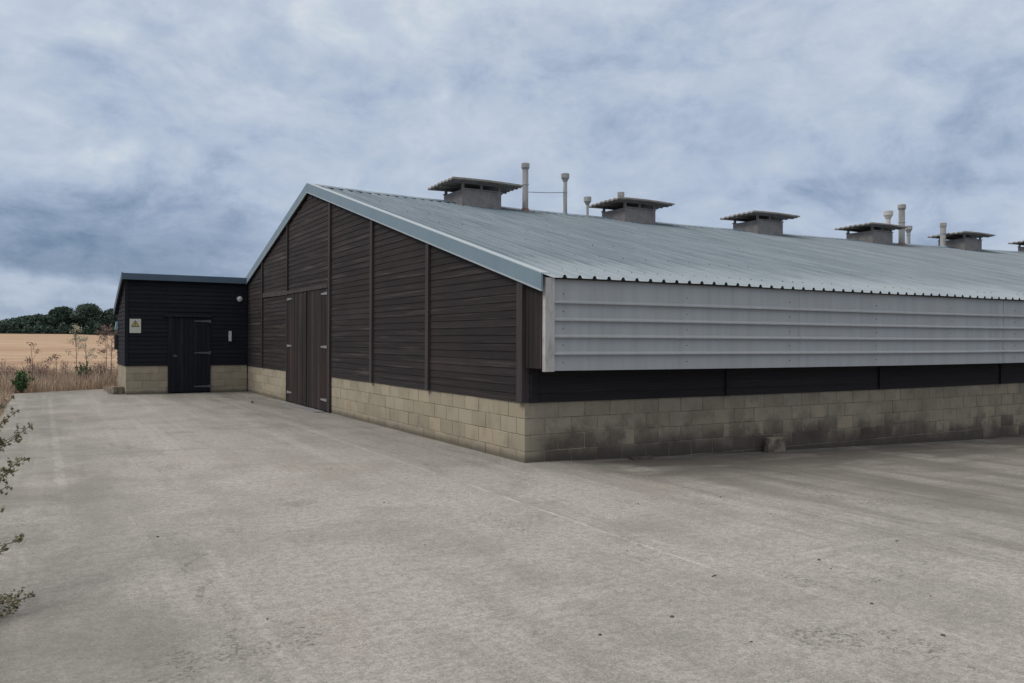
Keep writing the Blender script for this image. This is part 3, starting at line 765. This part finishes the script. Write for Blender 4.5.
# door
mb = MB(); x = DX[0]+.075; rr = random.Random(6)
while x < DX[1]-.05:
    b = min(x+.128, DX[1]-.04); mb.box((x+.003, YA-.035-rr.uniform(0, .005), .05), (b-.003, YA-.0, 2.32), 0, rr.random()*.9); x = b
ad = mb.build('door', M_vblack, ann)
mb = MB(); mb.box((DX[0]+.002, YA-.05, .0), (DX[0]+.072, YA+.05, 2.34), 0, .8); mb.box((DX[1]-.038, YA-.05, .0), (DX[1]-.002, YA+.05, 2.34), 0, .5); mb.box((DX[0]-.12, YA-.075, 2.342), (DX[1]+.04, YA+.03, 2.425), 0, 1.0)
mb.build('door_frame', M_vblack, ann)
mb = MB(); mb.box((DX[0]+.002, YA+.02, -.02), (DX[1]-.002, YA+.085, 2.35)); mb.build('door_lining', M_void, ann)
for z in (.20, 1.24, 2.22):
    mb = MB(); mb.hexa([(-1.62, YA-.052, z-.015), (-1.18, YA-.052, z-.032), (-1.18, YA-.042, z-.032), (-1.62, YA-.042, z-.015), (-1.62, YA-.052, z+.015), (-1.18, YA-.052, z+.032), (-1.18, YA-.042, z+.032), (-1.62, YA-.042, z+.015)])
    mb.box((-1.185, YA-.062, z-.05), (-1.135, YA-.0505, z+.05)); mb.build('hinge', M_hingedk, ad)
mb = MB(); mb.box((-2.22, YA-.06, 1.12), (-2.12, YA-.042, 1.17)); mb.tube([(-2.17, YA-.06, 1.10), (-2.17, YA-.085, 1.14), (-2.17, YA-.06, 1.19)], [.01]*3, 6); mb.build('latch', M_hingedk, ad)

# things fixed to the annex wall
yw = YA-.030
sg = empty('warning_sign', (-3.28, yw, 2.05), label='small pale warning sign with a yellow triangle on the black annex wall', category='sign')
mb = MB(); mb.box((-.155, -.008, -.21), (.155, 0, .21)); mb.build('sign_board', M_cream, sg)
mb = MB()
def tri(cx, cz, s, y, m):
    mb.hexa([(cx-s, y, cz-s*.85), (cx+s, y, cz-s*.85), (cx+s, y+.002, cz-s*.85), (cx-s, y+.002, cz-s*.85), (cx-.003, y, cz+s*.85), (cx+.003, y, cz+s*.85), (cx+.003, y+.002, cz+s*.85), (cx-.003, y+.002, cz+s*.85)], m, .5)
tri(0, .07, .115, -.012, 0); tri(0, .063, .085, -.015, 1)
mb.box((-.010, -.018, .035), (.010, -.0155, .095), 0); mb.box((-.010, -.018, .008), (.010, -.0155, .024), 0)
mb.build('triangle_symbol', [M_blk, M_yel], sg)
li = empty('security_light', (-.27, yw, 2.94), label='round white security light high on the annex wall', category='light')
mb = MB(); mb.tube([(0, 0, 0), (0, -.04, 0), (0, -.055, 0)], [.085, .085, .07], 16); mb.build('housing', M_light, li)
mb = MB(); mb.tube([(0, -.055, 0), (0, -.085, -.004), (0, -.098, -.006)], [.066, .05, .02], 14); mb.build('lens', M_lens, li)
bx = empty('wall_switch_box', (-.56, yw, 1.76), label='narrow white plastic box on the wall right of the annex door', category='box')
mb = MB(); mb.box((-.045, -.06, -.16), (.045, 0, .16)); o = mb.build('casing', M_white, bx)
bv = o.modifiers.new('b', 'BEVEL'); bv.width = .012; bv.segments = 2
mb = MB(); mb.box((-.025, -.068, -.05), (.025, -.0605, .03)); mb.build('cover', M_lens, bx)
bb = empty('pale_blue_cowl', (-LA-.03, 19.7, 2.1), label='small pale blue wall cowl on the left side of the annex', category='cowl')
mb = MB(); mb.hexa([(-.09, -.09, -.14), (0, -.09, -.14), (0, .09, -.14), (-.09, .09, -.14), (-.05, -.09, .12), (0, -.09, .12), (0, .09, .12), (-.05, .09, .12)]); mb.build('hood', M_blue, bb)
mb = MB(); mb.box((-.07, -.10, -.16), (0, .10, -.141)); mb.build('lip', M_hingedk, bb)
mb = MB(); mb.box((-.05, -.09, -.24), (.05, .09, .24)); o = mb.build('meter_box', M_blk, label='dark narrow box on the left side of the annex below the blue cowl', category='box'); o.location = (-LA-.08, 19.7, 1.55)
bv = o.modifiers.new('b', 'BEVEL'); bv.width = .01

# loose blocks
def loose_block(loc, rot, size, label):
    mb = MB(); sxx, syy, szz = size; rr = random.Random(label)
    J = lambda: rr.uniform(-.008, .008)
    P = [(a*sxx/2+J(), b*syy/2+J(), c+J()) for c in (0, szz) for a, b in ((-1, -1), (1, -1), (1, 1), (-1, 1))]
    mb.hexa(P, 0, .35); o = mb.build('loose_block', M_oldblock, label=label, category='block')
    bv = o.modifiers.new('b', 'BEVEL'); bv.width = .012; bv.segments = 2
    o.location = loc; o.rotation_euler = rot
    return o
loose_block((4.72, -.115, zg(4.72)-.0), (R(10), 0, R(2)), (.42, .10, .25), 'loose stained concrete block leaning against the long block wall')
loose_block((-3.74, 17.62, 0), (0, 0, R(14)), (.30, .40, .22), 'rough concrete block on the ground at the annex corner')
mb = MB(); mb.box((-.2, -.05, 0), (.2, .05, .035)); o = mb.build('timber_offcut', M_grey, label='flat grey timber offcut lying by the foot of the long block wall', category='timber'); o.location = (1.9, -.16, zg(1.9)); o.rotation_euler = (0, 0, R(4))

# small litter of stones on the concrete
def stone(name, x, y, s, flat, label, cat='stone', group=None, rot=0):
    rr = random.Random(int(x*977+y*331)); mb = MB()
    ring = []
    n = 7
    for lev, (rad, z) in enumerate(((1, 0), (1.02, .3), (.7, .8), (.15, 1))):
        ring.append([(math.cos(2*math.pi*i/n)*s*rad*rr.uniform(.8, 1.15), math.sin(2*math.pi*i/n)*s*rad*flat*rr.uniform(.8, 1.15), z*s*.7) for i in range(n)])
    b = len(mb.v)
    for r_ in ring: mb.v += r_
    for l in range(3):
        for i in range(n): mb.f.append((b+l*n+i, b+l*n+(i+1) % n, b+(l+1)*n+(i+1) % n, b+(l+1)*n+i)); mb.m.append(0); mb.r.append(.5)
    mb.f.append(tuple(b+3*n+i for i in range(n))); mb.m.append(0); mb.r.append(.5)
    pr = dict(label=label, category=cat)
    if group: pr['group'] = group
    o = mb.build(name, M_stone, smooth=False, **pr); o.location = (x, y, zg(x)); o.rotation_euler.z = rot
    return o
PIX = [(425, 545), (384, 503), (627, 551), (673, 617), (267, 619), (721, 497), (771, 514), (819, 560), (831, 569), (872, 604), (930, 596), (943, 636), (751, 642), (600, 635), (1003, 484), (157, 537), (638, 504), (897, 541)]
for i, (a, b) in enumerate(PIX):
    d = fw + rt*((a-512)/810.57) - up*((b-341.5)/810.57)
    t = -CAM.z/d.z; P = CAM+d*t
    if P.x > 0:
        t = (-CAM.z+zg(P.x))/d.z; P = CAM+d*t
    stone('small_stone', round(P.x, 2), round(P.y, 2), (.009, .013, .008, .015)[i % 4], .8, 'small dark stone lying loose on the open concrete yard', 'stone', 'small stones scattered on the yard', i)
bf = stone('bark_fragment', -1.55, -5.2, .035, .26, 'thin flat bark fragment at the near end of the pale joint line', 'debris', None, .3)
bf.scale.z = .3
stone('leaf_fragment', -.9, 12.4, .07, .5, 'dark scrap lying on the concrete before the double doors', 'debris', None, 1.1)

# ------------------------------------------------------------------ far trees beyond the field
def leafquad(mb, p, s, rr, m=0, r=None, flat=0):
    a = Vector((rr.gauss(0, 1), rr.gauss(0, 1), rr.gauss(0, 1)*(1-flat))).normalized()
    b = a.cross(Vector((rr.gauss(0, 1), rr.gauss(0, 1), rr.gauss(0, 1)))).normalized()
    p = Vector(p); r = rr.random() if r is None else r
    mb.face([p-a*s, p+b*s*.55, p+a*s, p-b*s*.55], m, r)
def far_tree(seed, h, wd, label):
    rr = random.Random(seed)
    t = empty('broadleaf_tree', label=label, category='tree', group='trees along the far side of the field')
    mb = MB(); mb.tube([(0, 0, -.5), (0, 0, h*.25), (.1*h*.2, 0, h*.6)], [.03*h, .025*h, .008*h], 7)
    for i in range(5):
        a = rr.uniform(0, 6.28); mb.tube([(0, 0, h*.25), (math.cos(a)*wd*.2, math.sin(a)*wd*.2, h*.5), (math.cos(a)*wd*.35, math.sin(a)*wd*.35, h*.68)], [.015*h, .01*h, .003*h], 5)
    mb.build('trunk', M_bark, t)
    mb = MB()
    lobes = [(0, 0, h*.60, wd*.33, h*.34)]
    for i in range(15):
        a = rr.uniform(0, 6.28); q = rr.uniform(.08, .34)
        zc = rr.uniform(.26, .84)*h; sh = 1-abs(zc/h-.45)*.9
        lobes.append((math.cos(a)*wd*q*sh, math.sin(a)*wd*q*sh, zc, wd*rr.uniform(.12, .2), h*rr.uniform(.10, .17)))
    for (cx, cy, cz, rx, rz) in lobes:
        nl = int(620*(rx/(wd*.2))**1.4); tone = rr.uniform(.15, .85)
        for _ in range(nl):
            u = Vector((rr.gauss(0, 1), rr.gauss(0, 1), rr.gauss(0, 1))).normalized()*rr.uniform(.55, 1.08)
            leafquad(mb, (cx+u.x*rx, cy+u.y*rx, max(.3, cz+u.z*rz)), rr.uniform(.16, .38), rr, 0, min(1, max(0, tone+rr.uniform(-.3, .3))))
    mb.build('crown', M_tree, t, fixn=False)
    return t
def wpos(px_, dist):
    d = fw + rt*((px_-512)/810.57); d.z = 0; d.normalize(); return CAM.x+d.x*dist, CAM.y+d.y*dist
TR = [(-2, 262, 4.6, 10, 'far tree at the left edge of the tree line, lowest and broadest'),
      (13, 258, 5.2, 10, 'low dark tree just right of the leftmost far tree'),
      (28, 264, 6.2, 9, 'rounded far tree on the low left shoulder of the tree line'),
      (39, 262, 6.4, 8, 'mid-sized far tree between the low left trees and the tall clump'),
      (50, 258, 6.5, 8, 'far tree on the left flank of the first tall clump'),
      (61, 255, 8.6, 9, 'tall far tree forming the first high crown from the left'),
      (71, 262, 6.4, 7, 'lower far tree in the dip between the two high crowns'),
      (78, 258, 6.6, 6, 'small far tree tucked left of the tallest round crown'),
      (89, 252, 9.6, 11, 'tallest far tree, with a broad round crown'),
      (101, 258, 6.3, 7, 'far tree on the right flank of the tallest crown'),
      (114, 250, 8.2, 7, 'far tree nearest to the black annex corner'),
      (124, 262, 8.0, 10, 'far tree mostly hidden behind the annex')]
for i, (a, dist, h, wd, lab) in enumerate(TR):
    t = far_tree(100+i, h, wd, lab); x, y = wpos(a, dist); t.location = (x, y, gz(x, y)-.6)
# continuing tree line to either side, out of frame
for j, a in enumerate((-14, -30, -50)):
    t = far_tree(300+j, 7.5+j, 12, 'far tree left of the picture, number %s along the line' % ('one', 'two', 'three')[j]) if False else None
# hedge under the trees
mb = MB(); rr = random.Random(5)
for i in range(9000):
    a = rr.uniform(-90, 150); x, y = wpos(a, 246+rr.uniform(-2, 3)); hh = 2.2+.6*math.sin(a*.21)+.7*math.sin(a*.53)
    leafquad(mb, (x, y, gz(x, y)+rr.random()*hh), rr.uniform(.25, .5), rr, 0, rr.random()*.5)
mb.build('field_hedge', M_tree, fixn=False, label='low dark hedge running along the far edge of the stubble field', category='hedge')

# ------------------------------------------------------------------ rough verge: dry grass (uncountable) and weeds
def blade(mb, x, y, z, h, rr, w_=.006, m=0, lean=.35, r=None):
    a = rr.uniform(0, 6.28); l = rr.uniform(0, lean)*h; w_ *= rr.uniform(.7, 1.4)
    dx, dy = math.cos(a), math.sin(a); b = rr.uniform(0, 6.28); wx, wy = math.cos(b)*w_, math.sin(b)*w_
    p1 = (x+dx*l*.3, y+dy*l*.3, z+h*.55); p2 = (x+dx*l, y+dy*l, z+h); r = rr.random() if r is None else r
    mb.face([(x-wx, y-wy, z), (x+wx, y+wy, z), (p1[0]+wx*.8, p1[1]+wy*.8, p1[2]), (p1[0]-wx*.8, p1[1]-wy*.8, p1[2])], m, r)
    mb.face([(p1[0]-wx*.8, p1[1]-wy*.8, p1[2]), (p1[0]+wx*.8, p1[1]+wy*.8, p1[2]), p2], m, r)
mb = MB(); rr = random.Random(9)
def clump(x, y): return .5+.5*math.sin(x*1.9+math.sin(y*1.3)*2)*math.cos(y*1.1+x*.6)
for i in range(30000):
    x = rr.uniform(-13, -1.5); y = rr.uniform(19.2, 27.5)
    if x > -6.5 and y < 19.25+(x+6.48)*.516+.12: continue
    if x > -3.9 and y < 20.4: continue
    c = clump(x, y); far = (y-19)/8
    h = rr.uniform(.16, .42)+c*.30*rr.random()+.15*far
    if rr.random() < .10: h *= 1.6
    blade(mb, x, y, gz(x, y)-.02, h, rr, .0075, 0, .5)
for i in range(9000):                             # along the left edge of the yard
    y = rr.uniform(-6, 19.5); x = -6.42-abs(rr.gauss(0, .55)) 
    blade(mb, x, y, -.08, rr.uniform(.08, .26)*(1 if x > -6.8 else 1.4), rr, .005, 0, .8)
for i in range(700):                              # a little against the annex side
    x = rr.uniform(-3.95, -3.6); y = rr.uniform(17.9, 20.5); blade(mb, x, y, 0, rr.uniform(.05, .2), rr, .005, 0, .8)
mb.build('dry_grass', M_straw, fixn=False, kind='stuff', label='dry straw-coloured rough grass along the yard edge', category='grass')
mb = MB(); rr = random.Random(19)
for i in range(150):                              # drifts of brown seeding weeds
    x = rr.uniform(-12.5, -3.2); y = rr.uniform(22.0, 27.0)
    c = clump(x*.8+2, y*.8); 
    if rr.random() > .35+c*.7: continue
    h = rr.uniform(.50, .95)
    for k_ in range(7):
        a = rr.uniform(0, 6.28); l = rr.uniform(.05, .22); tip = (x+math.cos(a)*l, y+math.sin(a)*l, gz(x, y)+h*rr.uniform(.75, 1))
        mb.tube([(x, y, -.1), tip], [.005, .003], 3, 0, .4, False)
        for q in range(26):
            t = rr.uniform(.35, 1.0); leafquad(mb, (x+(tip[0]-x)*t+rr.gauss(0, .03), y+(tip[1]-y)*t+rr.gauss(0, .03), -.1+(tip[2]+.1)*t), rr.uniform(.012, .03), rr)
mb.build('seeding_weeds', M_dock, fixn=False, kind='stuff', label='drift of brown seeding weeds between the yard and the field', category='weeds')

def tall_weed(x, y, h, m_head, label, seed, spread=.28, heads=9, leaf=.035):
    rr = random.Random(seed); t = empty('tall_weed', (x, y, gz(x, y)), label=label, category='weed')
    mb = MB(); mb.tube([(0, 0, -.05), (.02, .01, h*.5), (rr.uniform(-.06, .06), 0, h*.93)], [.012, .010, .005], 5)
    tips = []
    for i in range(heads):
        z0 = h*rr.uniform(.45, .85); a = rr.uniform(0, 6.28); l = spread*rr.uniform(.4, 1)
        tip = (math.cos(a)*l, math.sin(a)*l, min(h, z0+h*rr.uniform(.08, .2))); tips.append(tip)
        mb.tube([(.01, 0, z0), tip], [.006, .003], 4, 0, .5, False)
    tips.append((0, 0, h*.95)); mb.build('stem', M_twig, t)
    mb = MB()
    for tp in tips:
        for q in range(38): leafquad(mb, (tp[0]+rr.gauss(0, .055), tp[1]+rr.gauss(0, .055), tp[2]+rr.gauss(0, .05)), rr.uniform(.5, 1)*leaf, rr)
    mb.build('seed_head', m_head, t, fixn=False)
for a, dist, h, mh, lab, s in ((76, 33, 2.25, M_pale, 'tall pale umbel weed standing out against the first far trees', 1),
                            (106, 32, 2.15, M_dock, 'tall reddish-brown dead weed close to the left side of the annex', 2),
                            (86, 33.5, 1.8, M_pale, 'shorter pale-headed weed between the tall pale one and the reddish one', 3),
                            (32, 31.5, 1.62, M_dock, 'thin dead stalk left of the middle of the field edge', 4),
                            (111, 33, 2.0, M_dock, 'twiggy brown weed against the annex corner', 5),
                            (56, 32, 1.15, M_dock, 'short brown weed stalk midway along the field edge', 6)):
    x, y = wpos(a, dist); tall_weed(x, y, h, mh, lab, s, .2 if 'thin' in lab else .33, 3 if 'thin' in lab or 'short brown' in lab else 10)
def leafy(x, y, h, label, seed):
    rr = random.Random(seed); t = empty('green_weed', (x, y, 0), label=label, category='weed'); mb = MB(); mc = MB()
    for i in range(44):
        a = rr.uniform(0, 6.28); l = rr.uniform(.05, .32); tip = Vector((math.cos(a)*l, math.sin(a)*l, h*rr.uniform(.45, 1)))
        mb.tube([(0, 0, -.05), tuple(tip)], [.006, .003], 4, 0, .5, False)
        for q in range(16):
            u = rr.uniform(.2, 1); leafquad(mc, (tip.x*u+rr.gauss(0, .03), tip.y*u+rr.gauss(0, .03), max(.02, tip.z*u)), rr.uniform(.03, .06), rr)
    mb.build('stem', M_twig, t); mc.build('foliage', M_green, t, fixn=False)
x, y = wpos(22, 28.9); leafy(x, y, .72, 'bright green leafy weed at the far left edge of the concrete', 3)
x, y = wpos(84, 33); leafy(x, y, .85, 'slim green weed among the brown ones in the verge', 4)

# ------------------------------------------------------------------ foreground shrub at the left edge of the yard
rr = random.Random(77)
sh = empty('shrub', (-7.0, -4.2, -.06), label='sparse small-leaved shrub reaching in over the left edge of the yard', category='shrub')
mb = MB(); ml = MB()
base = Vector((0, 0, 0)); o0 = Vector((-7.0, -4.2, -.06))
def world(px_, py_, dep):
    return CAM + (fw + rt*((px_-512)/810.57) - up*((py_-341.5)/810.57))*dep - o0
def spray(tip, dens, leaf=.016):
    mid = tip*.5 + Vector((rr.uniform(-.1, .1), rr.uniform(-.1, .1), rr.uniform(.08, .22)))
    pts = []
    for i in range(9):
        t = i/8; pts.append(base*(1-t)**2 + mid*2*t*(1-t) + tip*t*t)
    mb.tube([tuple(p) for p in pts], [.008*(1-i/9)+.0016 for i in range(9)], 5, 0, .5, False)
    for i in range(dens):
        t = rr.uniform(.45, 1); j = min(7, int(t*8)); p = pts[j].lerp(pts[j+1], t*8-j)
        d = (pts[j+1]-pts[j]).normalized(); s = Vector((rr.gauss(0, 1), rr.gauss(0, 1), rr.gauss(0, 1)+.3)); s = (s-d*s.dot(d)).normalized()
        L_ = rr.uniform(.06, .24)*(1.15-t); q = p+s*L_+d*L_*.9
        mb.tube([tuple(p), tuple(q)], [.0018, .001], 3, 0, .5, False)
        for k_ in range(7):
            u = rr.uniform(.3, 1.05); c = p.lerp(q, u); leafquad(ml, c+Vector((rr.gauss(0, .007), rr.gauss(0, .007), rr.gauss(0, .007))), leaf*rr.uniform(.55, 1.1), rr)
for (a, b, dep, dn) in ((36, 596, 5.0, 60), (24, 616, 5.0, 60), (14, 598, 5.05, 50), (18, 636, 4.95, 50), (6, 650, 4.9, 40), (12, 612, 5.0, 50), (20, 540, 5.1, 40), (8, 550, 5.0, 30), (25, 457, 5.6, 56), (15, 468, 5.5, 50), (8, 486, 5.4, 40), (30, 426, 6.0, 50), (18, 410, 6.1, 50), (10, 438, 5.8, 44), (12, 398, 6.0, 44), (4, 510, 5.2, 24), (20, 432, 5.9, 44), (6, 420, 5.9, 40)):
    spray(world(a, b, dep), dn)
for i in range(30):
    a = rr.uniform(1.7, 5.6); l = rr.uniform(.3, .9)
    spray(Vector((math.cos(a)*l-.2, math.sin(a)*l, rr.uniform(.4, 1.5))), 26)
mb.build('branch', M_twig, sh); ml.build('foliage', M_bush, sh, fixn=False)
